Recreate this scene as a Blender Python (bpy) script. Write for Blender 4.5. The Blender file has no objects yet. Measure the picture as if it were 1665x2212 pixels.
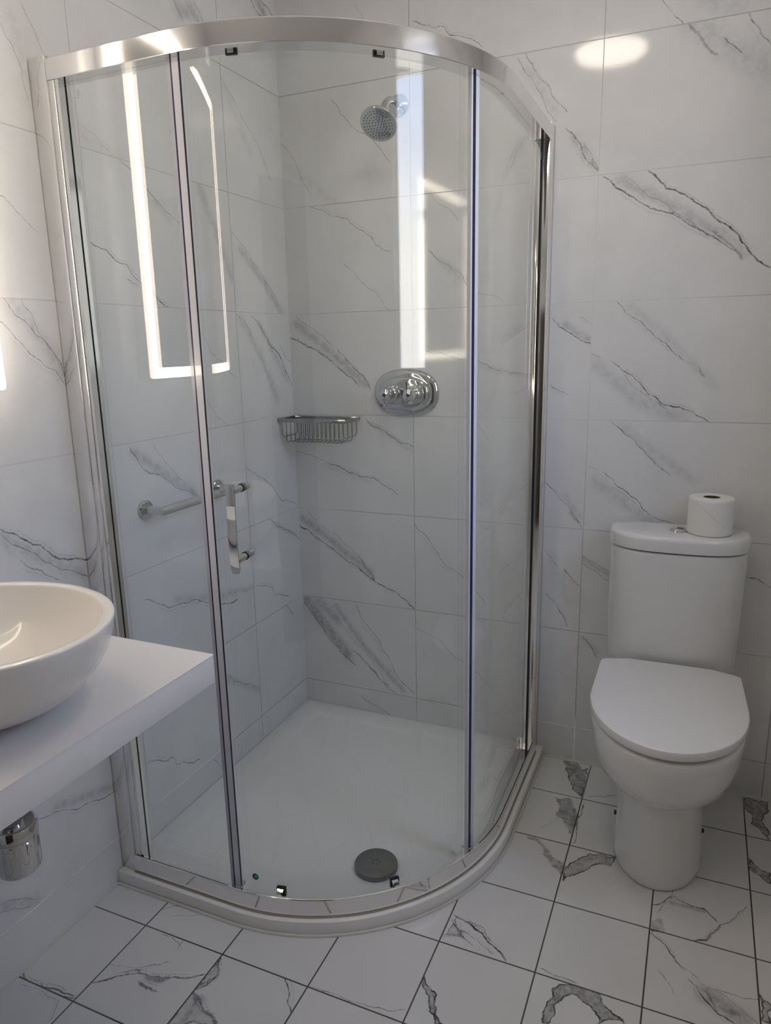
import bpy, bmesh, math, random
import numpy as np
from mathutils import Vector, Matrix

random.seed(7)
C = bpy.context.scene.collection
R = math.radians
PI = math.pi

# ---------------------------------------------------------------- camera
cam_data = bpy.data.cameras.new('camera')
cam_data.sensor_fit = 'HORIZONTAL'
cam_data.sensor_width = 36.0
cam_data.lens = 1551.74 / 1665.0 * 36.0
cam_data.clip_start = 0.02
camera = bpy.data.objects.new('camera', cam_data)
C.objects.link(camera)
c_right = Vector((0.91683991, 0.39874309, -0.0202122))
c_up = Vector((-0.07199466, 0.21490976, 0.97397667))
c_fwd = Vector((-0.39271027, 0.89152551, -0.22574522))
m = Matrix((c_right, c_up, -c_fwd)).transposed().to_4x4()
m.translation = Vector((1.3047, -2.1857, 1.3496))
camera.matrix_world = m
bpy.context.scene.camera = camera

# ---------------------------------------------------------------- colour management
sc = bpy.context.scene
sc.view_settings.view_transform = 'Standard'
sc.view_settings.look = 'None'
sc.view_settings.exposure = -0.12
sc.view_settings.gamma = 1.0
sc.view_settings.use_curve_mapping = False
sc.cycles.max_bounces = 8
sc.cycles.diffuse_bounces = 4
sc.cycles.glossy_bounces = 5
sc.cycles.transparent_max_bounces = 20
sc.cycles.caustics_reflective = True
sc.cycles.blur_glossy = 0.6
sc.cycles.sample_clamp_indirect = 6.0
sc.cycles.use_denoising = True
sc.cycles.use_adaptive_sampling = True
sc.cycles.adaptive_threshold = 0.06

LAMP = 13.0        # ceiling lamp emission
LED = 18.0          # mirror light border emission
SKY = 9.6          # sky brightness outside the window

# ---------------------------------------------------------------- sky
world = bpy.data.worlds.new('sky')
sc.world = world
world.use_nodes = True
nt = world.node_tree
nt.nodes.clear()
wo = nt.nodes.new('ShaderNodeOutputWorld')
bg = nt.nodes.new('ShaderNodeBackground')
tc = nt.nodes.new('ShaderNodeTexCoord')
sx = nt.nodes.new('ShaderNodeSeparateXYZ')
rp = nt.nodes.new('ShaderNodeValToRGB')
nt.links.new(tc.outputs['Generated'], sx.inputs[0])
nt.links.new(sx.outputs['Z'], rp.inputs[0])
nt.links.new(rp.outputs[0], bg.inputs[0])
nt.links.new(bg.outputs[0], wo.inputs[0])
rp.color_ramp.elements[0].position = 0.0
rp.color_ramp.elements[0].color = (0.95, 0.93, 0.91, 1)
rp.color_ramp.elements[1].position = 0.34
rp.color_ramp.elements[1].color = (0.50, 0.66, 1.0, 1)
e = rp.color_ramp.elements.new(0.10)
e.color = (1.0, 0.98, 0.93, 1)
bg.inputs[1].default_value = SKY

# portal guiding light in through the window
pl = bpy.data.lights.new('window_portal', 'AREA')
pl.shape = 'RECTANGLE'
pl.size = 0.42
pl.size_y = 0.96
pl.cycles.is_portal = True
po = bpy.data.objects.new('window_portal', pl)
C.objects.link(po)
po.location = (1.93, -0.95, 1.73)
po.rotation_euler = (R(90), 0, R(90))

# ---------------------------------------------------------------- helpers
def tag(o, label=None, cat=None, group=None, kind=None):
    if label: o['label'] = label
    if cat: o['category'] = cat
    if group: o['group'] = group
    if kind: o['kind'] = kind
    return o

def thing(name, label, cat, loc=(0, 0, 0), rotz=0.0):
    o = bpy.data.objects.new(name, None)
    C.objects.link(o)
    o.location = loc
    o.rotation_euler = (0, 0, rotz)
    o.empty_display_size = 0.05
    return tag(o, label, cat)

def link_mesh(name, me, mats, parent=None, smooth=True, angle=35):
    if not isinstance(mats, (list, tuple)): mats = [mats]
    for q in mats: me.materials.append(q)
    if smooth:
        me.shade_smooth()
        me.set_sharp_from_angle(angle=R(angle))
    o = bpy.data.objects.new(name, me)
    C.objects.link(o)
    if parent: o.parent = parent
    return o

class MB:
    """collects verts and faces for one mesh"""
    def __init__(s):
        s.v = []; s.f = []; s.mi = []
    def add(s, verts, faces, mi=0):
        b = len(s.v)
        s.v += [tuple(q) for q in verts]
        s.f += [tuple(b + i for i in f) for f in faces]
        s.mi += [mi] * len(faces)
    def build(s, name, mats, parent=None, smooth=True, angle=35, bevel=0, segs=2, loc=None, recalc=True):
        me = bpy.data.meshes.new(name)
        me.from_pydata(s.v, [], s.f)
        me.polygons.foreach_set('material_index', s.mi)
        if recalc or bevel:
            bm = bmesh.new(); bm.from_mesh(me)
            if recalc: bmesh.ops.recalc_face_normals(bm, faces=bm.faces)
            if bevel:
                ed = [e for e in bm.edges if len(e.link_faces) == 2 and e.calc_face_angle(0) > R(40)]
                bmesh.ops.bevel(bm, geom=ed, offset=bevel, segments=segs, affect='EDGES', profile=0.5)
            bm.to_mesh(me); bm.free()
        me.update()
        if bevel: angle = min(angle, 25)
        o = link_mesh(name, me, mats, parent, smooth, angle)
        if loc: o.location = loc
        return o
    def box(s, x0, x1, y0, y1, z0, z1, mi=0):
        v = [(x0,y0,z0),(x1,y0,z0),(x1,y1,z0),(x0,y1,z0),(x0,y0,z1),(x1,y0,z1),(x1,y1,z1),(x0,y1,z1)]
        s.add(v, [(0,3,2,1),(4,5,6,7),(0,1,5,4),(1,2,6,5),(2,3,7,6),(3,0,4,7)], mi)
    def loft(s, rings, cap0=True, cap1=True, mi=0, closed=True):
        n = len(rings[0]); v = []; f = []
        for r in rings: v += list(r)
        for k in range(len(rings) - 1):
            for i in range(n if closed else n - 1):
                j = (i + 1) % n
                f.append((k*n+i, k*n+j, (k+1)*n+j, (k+1)*n+i))
        if cap0: f.append(tuple(range(n - 1, -1, -1)))
        if cap1: f.append(tuple((len(rings)-1)*n + i for i in range(n)))
        s.add(v, f, mi)
    def tube(s, pts, r, n=12, mi=0, closed=False, cap=True):
        P = [Vector(p) for p in pts]; m_ = len(P)
        rs = r if isinstance(r, (list, tuple)) else [r] * m_
        T = []
        for i in range(m_):
            if closed: a = (P[i]-P[i-1]).normalized(); b = (P[(i+1) % m_]-P[i]).normalized()
            else:
                a = (P[i]-P[i-1]).normalized() if i else (P[1]-P[0]).normalized()
                b = (P[i+1]-P[i]).normalized() if i < m_-1 else a
            T.append((a, b))
        up = Vector((0,0,1)) if abs(T[0][0].z) < .9 else Vector((1,0,0))
        u = T[0][0].cross(up).normalized()
        rings = []
        for i in range(m_):
            a, b = T[i]
            t = (a + b).normalized()
            u = (u - a * u.dot(a)).normalized(); w = a.cross(u)
            ring = []
            for k in range(n):
                an = 2*PI*k/n
                q = u*math.cos(an)*rs[i] + w*math.sin(an)*rs[i]
                # slide along a to the mitre plane
                den = a.dot(t)
                if den > .2: q = q - a * (q.dot(t)/den)
                ring.append(P[i] + q)
            rings.append(ring)
            # transport u across the corner
            ax = a.cross(b)
            if ax.length > 1e-6:
                rot = Matrix.Rotation(a.angle(b), 3, ax.normalized()); u = rot @ u
        if closed: rings.append(rings[0])
        s.loft(rings, cap and not closed, cap and not closed, mi)
    def lathe(s, prof, n=48, mi=0, origin=(0,0,0), axis=(0,0,1), sx=1.0, sy=1.0, cap=True):
        a = Vector(axis).normalized()
        q = Vector((0,0,1)).rotation_difference(a).to_matrix()
        o = Vector(origin); rings = []
        for r, z in prof:
            r = max(r, 1e-5)
            rings.append([o + q @ Vector((r*sx*math.cos(2*PI*k/n), r*sy*math.sin(2*PI*k/n), z)) for k in range(n)])
        s.loft(rings, cap, cap, mi)

# ---------------------------------------------------------------- materials
MATS = {}
def principled(name, col, rough=.5, metal=0.0, coat=0.0, spec=.5, emis=None, estr=0, bump=None, sub=0):
    mt = bpy.data.materials.new(name); mt.use_nodes = True
    b = mt.node_tree.nodes['Principled BSDF']
    b.inputs['Base Color'].default_value = (*col, 1)
    b.inputs['Roughness'].default_value = rough
    b.inputs['Metallic'].default_value = metal
    b.inputs['Coat Weight'].default_value = coat
    b.inputs['Coat Roughness'].default_value = 0.03
    b.inputs['Specular IOR Level'].default_value = spec
    if emis:
        b.inputs['Emission Color'].default_value = (*emis, 1)
        b.inputs['Emission Strength'].default_value = estr
    if bump:
        n = mt.node_tree
        t = n.nodes.new('ShaderNodeTexCoord'); no = n.nodes.new('ShaderNodeTexNoise'); bu = n.nodes.new('ShaderNodeBump')
        mp = n.nodes.new('ShaderNodeMapping')
        mp.inputs['Scale'].default_value = bump[2] if len(bump) > 2 else (1,1,1)
        no.inputs['Scale'].default_value = bump[0]; bu.inputs['Strength'].default_value = bump[1]; bu.inputs['Distance'].default_value = .001
        n.links.new(t.outputs['Object'], mp.inputs[0]); n.links.new(mp.outputs[0], no.inputs[0])
        n.links.new(no.outputs['Fac'], bu.inputs['Height']); n.links.new(bu.outputs[0], b.inputs['Normal'])
    MATS[name] = mt
    return mt

M_ALU = principled('polished_aluminium', (.86,.85,.84), .10, 1.0, bump=(90, .04, (1,1,.02)))
M_CHROME = principled('chrome', (.62,.63,.64), .035, 1.0)
M_WIRE = principled('chrome_wire', (.42,.42,.43), .12, 1.0)
M_STEEL = principled('stainless_cap', (.22,.22,.215), .30, 1.0, bump=(60, .15))
M_BLACK = principled('black_rubber_and_gap_shade', (.008,.009,.012), .35)  # rubber parts, and the painted shade under cistern lid and waste cover
M_NAVY = principled('dark_blue_seal', (.012,.018,.06), .25)
M_SEAL = principled('pale_seal', (.72,.73,.82), .2, 0, coat=.5)
M_LILAC = principled('lilac_seal', (.50,.50,.60), .25, coat=.5)
M_CERAMIC = principled('white_ceramic', (.79,.79,.78), .12, coat=.6)
M_SEATW = principled('white_seat_plastic', (.82,.81,.81), .22, coat=.2)
M_BASIN = principled('cream_white_basin', (.84,.81,.77), .24, coat=.4)
M_TRAY = principled('white_acrylic_tray', (.90,.895,.87), .22, coat=.3)
M_COUNTER = principled('white_laminate', (.84,.82,.81), .35)
M_PAPER = principled('tissue_paper', (.84,.83,.80), .9, spec=.1, bump=(400, .25))
M_CARD = principled('brown_cardboard', (.10,.06,.035), .9)
M_GROUT_W = principled('white_grout', (.72,.72,.71), .7)
M_GROUT_D = principled('grey_grout', (.11,.105,.10), .8)
M_SEALANT = principled('white_sealant', (.66,.65,.60), .4)
M_STAIN = principled('stained_sealant', (.42,.37,.29), .6, bump=(150, .8))
M_PLASTER = principled('white_plaster', (.80,.80,.80), .8)
M_DOOR = principled('dark_door_wood', (.055,.042,.034), .4)
M_UPVC = principled('white_window_frame', (.80,.81,.83), .3)
M_TEAL = principled('teal_sticker', (.004,.13,.13), .3)
M_PALETEAL = principled('pale_teal_sticker', (.22,.55,.50), .3)
M_ETCH = principled('grey_etching', (.30,.33,.33), .5)
M_MIRROR = principled('mirror_silver', (.92,.93,.93), .0, 1.0)
M_LED = principled('warm_light_border', (.9,.9,.9), .5, emis=(1.0,.86,.70), estr=LED)
M_LAMP = principled('ceiling_lamp_diffuser', (.9,.9,.9), .5, emis=(1.0,.88,.76), estr=LAMP)

def glass_material(name, tint, spec=0.04):
    mt = bpy.data.materials.new(name); mt.use_nodes = True
    n = mt.node_tree; n.nodes.clear()
    out = n.nodes.new('ShaderNodeOutputMaterial'); mix = n.nodes.new('ShaderNodeMixShader')
    tr = n.nodes.new('ShaderNodeBsdfTransparent'); gl = n.nodes.new('ShaderNodeBsdfGlossy')
    tr.inputs[0].default_value = (*tint, 1); gl.inputs['Roughness'].default_value = 0.0
    gl.inputs[0].default_value = (1,1,1,1)
    geo = n.nodes.new('ShaderNodeNewGeometry')
    dot = n.nodes.new('ShaderNodeVectorMath'); dot.operation = 'DOT_PRODUCT'
    def M(op, a=None, b=None):
        x = n.nodes.new('ShaderNodeMath'); x.operation = op
        for k, q in enumerate((a, b)):
            if q is None: continue
            if isinstance(q, (int, float)): x.inputs[k].default_value = q
            else: n.links.new(q, x.inputs[k])
        return x.outputs[0]
    n.links.new(geo.outputs['Normal'], dot.inputs[0]); n.links.new(geo.outputs['Incoming'], dot.inputs[1])
    c = M('ABSOLUTE', dot.outputs['Value'])
    p = M('POWER', M('SUBTRACT', 1.0, c), 5.0)
    fac = M('ADD', M('MULTIPLY', p, 1 - spec), spec)
    n.links.new(fac, mix.inputs[0]); n.links.new(tr.outputs[0], mix.inputs[1]); n.links.new(gl.outputs[0], mix.inputs[2])
    n.links.new(mix.outputs[0], out.inputs[0])
    return mt
M_GLASS = glass_material('shower_glass', (.985,.995,.99), .04)
M_WINGLASS = glass_material('window_glass', (.98,.98,.98))

def tile_material(name, base, vein, cloud, rough, bumpy, vary=.04):
    mt = bpy.data.materials.new(name); mt.use_nodes = True
    n = mt.node_tree; b = n.nodes['Principled BSDF']
    L = n.links.new
    def M(op, a=None, b_=None, clamp=False):
        x = n.nodes.new('ShaderNodeMath'); x.operation = op; x.use_clamp = clamp
        for k, q in enumerate((a, b_)):
            if q is None: continue
            if isinstance(q, (int, float)): x.inputs[k].default_value = q
            else: L(q, x.inputs[k])
        return x.outputs[0]
    geo = n.nodes.new('ShaderNodeNewGeometry')
    def noise(scale, detail, rough_=.6):
        x = n.nodes.new('ShaderNodeTexNoise'); x.inputs['Scale'].default_value = scale
        x.inputs['Detail'].default_value = detail; x.inputs['Roughness'].default_value = rough_
        L(geo.outputs['Position'], x.inputs[0]); return x.outputs['Fac']
    nz = noise(110, 5, .7); nz2 = noise(22, 3); nz3 = noise(6, 4)
    def attr(a):
        x = n.nodes.new('ShaderNodeAttribute'); x.attribute_name = a; return x.outputs['Fac']
    masks = []
    for ch in '01':
        d = M('ABSOLUTE', attr('vein_d' + ch))
        d = M('ADD', d, M('MULTIPLY', M('SUBTRACT', nz, .52), 4.5))
        d = M('ADD', d, M('MULTIPLY', M('SUBTRACT', nz2, .5), 3.0))
        mp = n.nodes.new('ShaderNodeMapRange'); mp.interpolation_type = 'SMOOTHSTEP'
        mp.inputs['From Min'].default_value = 1.9; mp.inputs['From Max'].default_value = .1
        L(d, mp.inputs['Value'])
        masks.append(M('MULTIPLY', mp.outputs[0], attr('vein_s' + ch)))
    mod = n.nodes.new('ShaderNodeMapRange'); mod.inputs['From Min'].default_value = .32; mod.inputs['From Max'].default_value = .62
    mod.inputs['To Min'].default_value = .55; mod.inputs['To Max'].default_value = 1.25
    L(noise(28, 3), mod.inputs['Value'])
    vm = M('MULTIPLY', M('MAXIMUM', masks[0], masks[1]), mod.outputs[0], True)
    cm = n.nodes.new('ShaderNodeMapRange'); cm.inputs['From Min'].default_value = .36; cm.inputs['From Max'].default_value = .64
    cm.inputs['To Min'].default_value = .35; cm.inputs['To Max'].default_value = 1.2
    L(noise(48, 6, .68), cm.inputs['Value'])
    cl = M('MULTIPLY', attr('cloud'), cm.outputs[0], True)
    def rgb(fac, c1, c2):
        x = n.nodes.new('ShaderNodeMix'); x.data_type = 'RGBA'
        if isinstance(fac, float): x.inputs[0].default_value = fac
        else: L(fac, x.inputs[0])
        for k, q in ((6, c1), (7, c2)):
            if isinstance(q, tuple): x.inputs[k].default_value = (*q, 1)
            else: L(q, x.inputs[k])
        return x.outputs[2]
    base2 = tuple(q * (1 - vary*2) for q in base)
    f3 = n.nodes.new('ShaderNodeMapRange'); f3.inputs['From Min'].default_value = .4; f3.inputs['From Max'].default_value = .75
    L(nz3, f3.inputs['Value'])
    col = rgb(f3.outputs[0], base, base2)
    col = rgb(cl, col, cloud)
    col = rgb(vm, col, vein)
    L(col, b.inputs['Base Color'])
    b.inputs['Roughness'].default_value = rough
    b.inputs['Specular IOR Level'].default_value = .65
    bu = n.nodes.new('ShaderNodeBump'); bu.inputs['Strength'].default_value = bumpy; bu.inputs['Distance'].default_value = .0004
    L(noise(260, 2), bu.inputs['Height']); L(bu.outputs[0], b.inputs['Normal'])
    return mt
M_TILE = tile_material('white_marble_wall_tile', (.80,.80,.80), (.13,.13,.14), (.42,.43,.45), .055, .10)
M_FTILE = tile_material('white_marble_floor_tile', (.74,.735,.73), (.035,.035,.04), (.24,.24,.25), .30, .10, .02)

# ---------------------------------------------------------------- vein strokes, in metres on each surface
BACK_VEINS = [
    ([(1.14,2.19),(1.173,2.146),(1.194,2.126)], 1.5, 0.6),
    ([(1.207,2.124),(1.238,2.086),(1.275,2.046)], 5, 0.5),
    ([(1.294,2.076),(1.33,2.042)], 3, 0.6),
    ([(1.343,2.122),(1.367,2.088),(1.397,2.047)], 3, 0.6),
    ([(0.792,2.123),(0.825,2.068),(0.867,2.007),(0.908,1.964)], 2, 0.5),
    ([(0.772,2.113),(0.839,2.014),(0.879,1.943)], 2, 0.4),
    ([(0.91,1.918),(0.952,1.866),(0.973,1.827),(0.997,1.806)], 3, 0.6),
    ([(0.959,1.877),(0.983,1.833),(1.001,1.807)], 2, 0.5),
    ([(1.015,1.786),(1.084,1.732),(1.162,1.687),(1.229,1.654),(1.276,1.626),(1.323,1.595),(1.36,1.569)], 3, 0.8),
    ([(1.133,1.787),(1.177,1.741),(1.243,1.708),(1.29,1.672),(1.328,1.641),(1.356,1.618),(1.385,1.577),(1.414,1.543),(1.44,1.526)], 3.5, 0.9),
    ([(1.07,1.783),(1.133,1.725),(1.193,1.688),(1.253,1.645),(1.306,1.607)], 1.5, 0.5),
    ([(1.299,1.624),(1.346,1.586),(1.371,1.555)], 6, 0.5),
    ([(1.069,1.453),(1.116,1.409),(1.162,1.37),(1.213,1.327),(1.246,1.296)], 1.8, 0.7),
    ([(1.292,1.271),(1.303,1.251)], 4, 0.5),
    ([(1.0,1.317),(1.027,1.304)], 1.5, 0.5),
    ([(1.058,1.293),(1.089,1.267),(1.141,1.23),(1.167,1.198),(1.208,1.17),(1.253,1.163),(1.297,1.141),(1.326,1.126)], 2.2, 0.85),
    ([(1.098,1.251),(1.164,1.189),(1.228,1.144)], 1.2, 0.4),
    ([(0.891,1.411),(0.93,1.379),(0.973,1.352),(0.999,1.343)], 2.2, 0.8),
    ([(0.97,1.416),(0.997,1.398)], 1.2, 0.6),
    ([(0.889,1.223),(0.91,1.211),(0.936,1.199)], 1.8, 0.8),
    ([(1.069,1.117),(1.119,1.078),(1.162,1.037),(1.183,1.016),(1.233,0.974)], 2, 0.7),
    ([(1.194,1.004),(1.233,0.974)], 1.2, 0.6),
    ([(1.058,0.965),(1.096,0.928),(1.144,0.897),(1.167,0.866),(1.209,0.841),(1.26,0.826),(1.289,0.82)], 2, 0.85),
    ([(1.003,0.984),(1.034,0.978)], 1.2, 0.5),
    ([(0.884,0.927),(0.925,0.883),(0.966,0.839),(0.989,0.812)], 2, 0.6),
    ([(0.958,0.836),(0.993,0.798)], 3, 0.4),
    ([(0.891,0.708),(0.927,0.664)], 1.5, 0.5),
    ([(0.95,0.654),(0.992,0.61)], 3, 0.6),
    ([(0.895,0.568),(0.938,0.517),(0.962,0.472)], 2, 0.6),
    ([(1.002,0.707),(1.078,0.668)], 1.5, 0.5),
    ([(1.003,0.681),(1.079,0.635)], 3, 0.4),
    ([(1.462,0.688),(1.489,0.685),(1.518,0.667)], 2, 0.8),
    ([(1.01,0.442),(1.045,0.403),(1.058,0.38)], 3, 0.5),
    ([(0.189,2.092),(0.216,2.05),(0.271,1.996),(0.327,1.961),(0.354,1.931),(0.376,1.899)], 1.5, 0.7),
    ([(0.003,1.99),(0.06,1.91),(0.104,1.828)], 1.5, 0.4),
    ([(0.278,2.334),(0.304,2.291)], 1.2, 0.4),
    ([(0.104,1.79),(0.175,1.756),(0.234,1.742),(0.28,1.706),(0.286,1.702),(0.325,1.662),(0.371,1.637)], 1.7, 0.7),
    ([(0.509,1.627),(0.567,1.585),(0.606,1.559),(0.626,1.524)], 1.7, 0.7),
    ([(0.217,1.606),(0.264,1.562),(0.31,1.524),(0.367,1.461)], 1.5, 0.5),
    ([(0.515,1.789),(0.557,1.75),(0.599,1.709)], 1.5, 0.5),
    ([(0.663,1.498),(0.704,1.491),(0.736,1.475)], 2, 0.4),
    ([(0.026,1.451),(0.097,1.405),(0.158,1.355)], 1.5, 0.6),
    ([(-0.002,1.38),(0.057,1.357),(0.106,1.335),(0.156,1.301),(0.204,1.262),(0.253,1.223)], 3, 0.95),
    ([(0.183,1.334),(0.23,1.29),(0.273,1.252),(0.295,1.212)], 3.5, 0.6),
    ([(0.496,1.33),(0.546,1.323),(0.627,1.306)], 1.5, 0.6),
    ([(0.663,1.297),(0.71,1.274),(0.768,1.26),(0.853,1.249)], 1.7, 0.7),
    ([(0.28,1.108),(0.334,1.076),(0.393,1.039),(0.444,1.024)], 2.5, 0.75),
    ([(0.128,0.956),(0.205,0.927),(0.299,0.913),(0.33,0.893),(0.385,0.862)], 2, 0.9),
    ([(0.002,0.99),(0.116,0.963),(0.128,0.956)], 1.5, 0.7),
    ([(0.662,1.106),(0.7,1.055)], 1.5, 0.4),
    ([(0.033,0.782),(0.078,0.731),(0.158,0.693),(0.19,0.664),(0.253,0.611),(0.289,0.553)], 1.5, 0.6),
    ([(0.003,0.718),(0.062,0.685),(0.128,0.648),(0.193,0.604),(0.245,0.574),(0.296,0.542),(0.372,0.515),(0.41,0.489),(0.444,0.456)], 3, 0.95),
    ([(0.246,0.615),(0.293,0.552)], 5, 0.5),
    ([(0.449,0.761),(0.492,0.723),(0.521,0.68),(0.562,0.626),(0.62,0.591)], 1.7, 0.7),
    ([(0.66,0.552),(0.696,0.508)], 1.3, 0.6),
    ([(0.009,0.424),(0.06,0.36),(0.121,0.283),(0.18,0.232),(0.208,0.211)], 2.2, 0.95),
    ([(0.194,0.267),(0.248,0.23),(0.3,0.173),(0.364,0.127)], 2.2, 0.95),
    ([(0.221,0.439),(0.291,0.341),(0.354,0.242),(0.436,0.14)], 1.7, 0.8),
    ([(0.119,0.426),(0.196,0.314),(0.281,0.23),(0.341,0.153)], 1.3, 0.5),
    ([(0.448,0.389),(0.525,0.364),(0.622,0.292)], 1.5, 0.5),
    ([(0.663,0.263),(0.74,0.193)], 1.3, 0.4),
    ([(0.223,0.091),(0.291,0.061),(0.343,0.034)], 1.7, 0.8),
    ([(0.462,2.261),(0.517,2.235),(0.558,2.229),(0.573,2.205),(0.667,2.161)], 1.7, 0.7),
]
BACK_CLOUDS = [
    ([(1.208,2.136),(1.288,2.061),(1.401,1.991)], 35, 0.25),
    ([(1.248,2.17),(1.323,2.141)], 25, 0.2),
    ([(0.799,2.083),(0.878,1.968)], 18, 0.2),
    ([(0.931,1.892),(0.99,1.815)], 14, 0.3),
    ([(1.059,1.773),(1.18,1.709),(1.323,1.611)], 16, 0.4),
    ([(1.322,1.623),(1.381,1.567)], 14, 0.3),
    ([(1.1,1.445),(1.216,1.342),(1.329,1.228)], 14, 0.2),
    ([(1.02,1.28),(1.14,1.176),(1.266,1.132)], 20, 0.25),
    ([(0.924,1.4),(0.999,1.351)], 10, 0.35),
    ([(1.099,1.109),(1.172,1.05),(1.302,0.956)], 14, 0.2),
    ([(1.035,0.941),(1.131,0.87),(1.185,0.832)], 20, 0.25),
    ([(0.942,0.893),(0.986,0.831)], 10, 0.2),
    ([(1.002,0.696),(1.078,0.656)], 9, 0.35),
    ([(0.906,0.698),(0.961,0.551)], 16, 0.12),
    ([(1.018,0.435),(1.06,0.395)], 9, 0.3),
    ([(0.027,1.427),(0.13,1.348),(0.28,1.226)], 14, 0.45),
    ([(0.541,1.596),(0.622,1.531)], 12, 0.2),
    ([(0.675,1.283),(0.853,1.241)], 8, 0.25),
    ([(0.294,1.096),(0.444,1.009)], 10, 0.25),
    ([(0.112,0.947),(0.288,0.899)], 9, 0.2),
    ([(0.018,0.748),(0.1,0.695),(0.279,0.576)], 14, 0.5),
    ([(0.017,0.44),(0.085,0.358),(0.18,0.245)], 20, 0.75),
    ([(0.136,0.428),(0.253,0.283),(0.396,0.145)], 12, 0.45),
    ([(0.07,0.437),(0.143,0.375)], 18, 0.5),
    ([(0.019,1.92),(0.151,1.824),(0.278,1.702)], 16, 0.12),
]
LEFT_VEINS = [
    ([(-1.086,1.655),(-1.052,1.629),(-1.008,1.597)], 1.2, 0.5),
    ([(-0.979,2.036),(-0.964,2.006),(-0.945,1.973),(-0.933,1.946)], 1.5, 0.5),
    ([(-1.034,1.978),(-1.01,1.94),(-0.996,1.905),(-0.989,1.852)], 1.5, 0.4),
    ([(-0.492,2.216),(-0.461,2.18)], 2, 0.6),
    ([(-0.445,2.234),(-0.411,2.203)], 1.2, 0.5),
    ([(-0.409,2.247),(-0.375,2.205)], 1.2, 0.6),
    ([(-0.13,2.35),(-0.074,2.322)], 3, 0.9),
    ([(-0.079,2.369),(-0.006,2.346)], 3, 0.7),
    ([(-0.857,1.843),(-0.817,1.83),(-0.775,1.804)], 1.2, 0.4),
    ([(-0.741,1.79),(-0.672,1.754),(-0.611,1.711),(-0.538,1.673)], 1.5, 0.7),
    ([(-0.304,2.092),(-0.251,2.051),(-0.173,1.984),(-0.074,1.868)], 1.5, 0.6),
    ([(-1.107,1.455),(-1.088,1.426),(-1.048,1.393),(-1.01,1.359),(-0.984,1.325),(-0.97,1.274)], 1.5, 0.6),
    ([(-1.067,1.454),(-1.041,1.407),(-1.003,1.348),(-0.977,1.31)], 1.3, 0.5),
    ([(-1.125,1.412),(-1.084,1.373),(-1.004,1.312),(-0.973,1.27)], 1.7, 0.6),
    ([(-0.857,1.591),(-0.788,1.56),(-0.751,1.553),(-0.732,1.528),(-0.705,1.513),(-0.666,1.492),(-0.631,1.465),(-0.544,1.411)], 1.8, 0.85),
    ([(-0.751,1.519),(-0.718,1.505)], 1.8, 0.7),
    ([(-0.302,1.686),(-0.247,1.651),(-0.163,1.585),(-0.073,1.498)], 1.5, 0.6),
    ([(-0.304,1.449),(-0.222,1.375),(-0.156,1.27),(-0.106,1.173)], 1.3, 0.6),
    ([(-0.227,1.446),(-0.157,1.391),(-0.063,1.31),(-0.005,1.223)], 2.5, 0.9),
    ([(-0.067,1.359),(-0.039,1.317),(-0.01,1.304)], 1.5, 0.8),
    ([(-0.467,1.38),(-0.42,1.323),(-0.325,1.26)], 1.3, 0.6),
    ([(-0.48,1.208),(-0.384,1.125)], 1.2, 0.6),
    ([(-0.802,1.11),(-0.74,1.037),(-0.679,1.01),(-0.615,0.969),(-0.546,0.932)], 1.8, 0.75),
    ([(-0.716,1.11),(-0.637,1.012),(-0.572,0.958)], 1.2, 0.5),
    ([(-0.307,0.981),(-0.225,0.936),(-0.149,0.876),(-0.111,0.836),(-0.014,0.805)], 1.5, 0.75),
    ([(-0.19,0.787),(-0.088,0.727),(-0.006,0.672)], 2.2, 0.7),
    ([(-0.797,0.71),(-0.749,0.679),(-0.718,0.658),(-0.656,0.653),(-0.546,0.615),(-0.404,0.575)], 2.2, 0.9),
    ([(-0.382,0.591),(-0.303,0.586),(-0.203,0.552),(-0.185,0.516),(-0.09,0.48)], 1.7, 0.8),
    ([(-0.118,0.458),(-0.077,0.411)], 3, 0.7),
    ([(-1.192,0.997),(-1.155,0.977),(-1.118,0.945),(-1.079,0.915),(-1.016,0.884),(-0.974,0.87)], 2.6, 0.9),
    ([(-1.194,0.986),(-1.14,0.94),(-1.082,0.893),(-1.017,0.854),(-0.973,0.824)], 1.5, 0.7),
    ([(-1.152,0.917),(-1.106,0.883),(-1.065,0.849)], 2, 0.6),
    ([(-1.202,0.324),(-1.125,0.298),(-1.078,0.277),(-0.976,0.253)], 1.7, 0.7),
    ([(-1.321,0.196),(-1.243,0.146)], 1.5, 0.5),
    ([(-1.324,0.178),(-1.254,0.136)], 1.5, 0.5),
    ([(-0.858,0.262),(-0.783,0.226),(-0.759,0.225),(-0.744,0.193),(-0.643,0.152)], 1.8, 0.8),
    ([(-0.582,0.113),(-0.536,0.057)], 1.3, 0.6),
    ([(-0.475,0.348),(-0.411,0.29),(-0.317,0.23)], 1.5, 0.6),
    ([(-0.308,0.127),(-0.26,0.083)], 1.2, 0.5),
]
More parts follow.
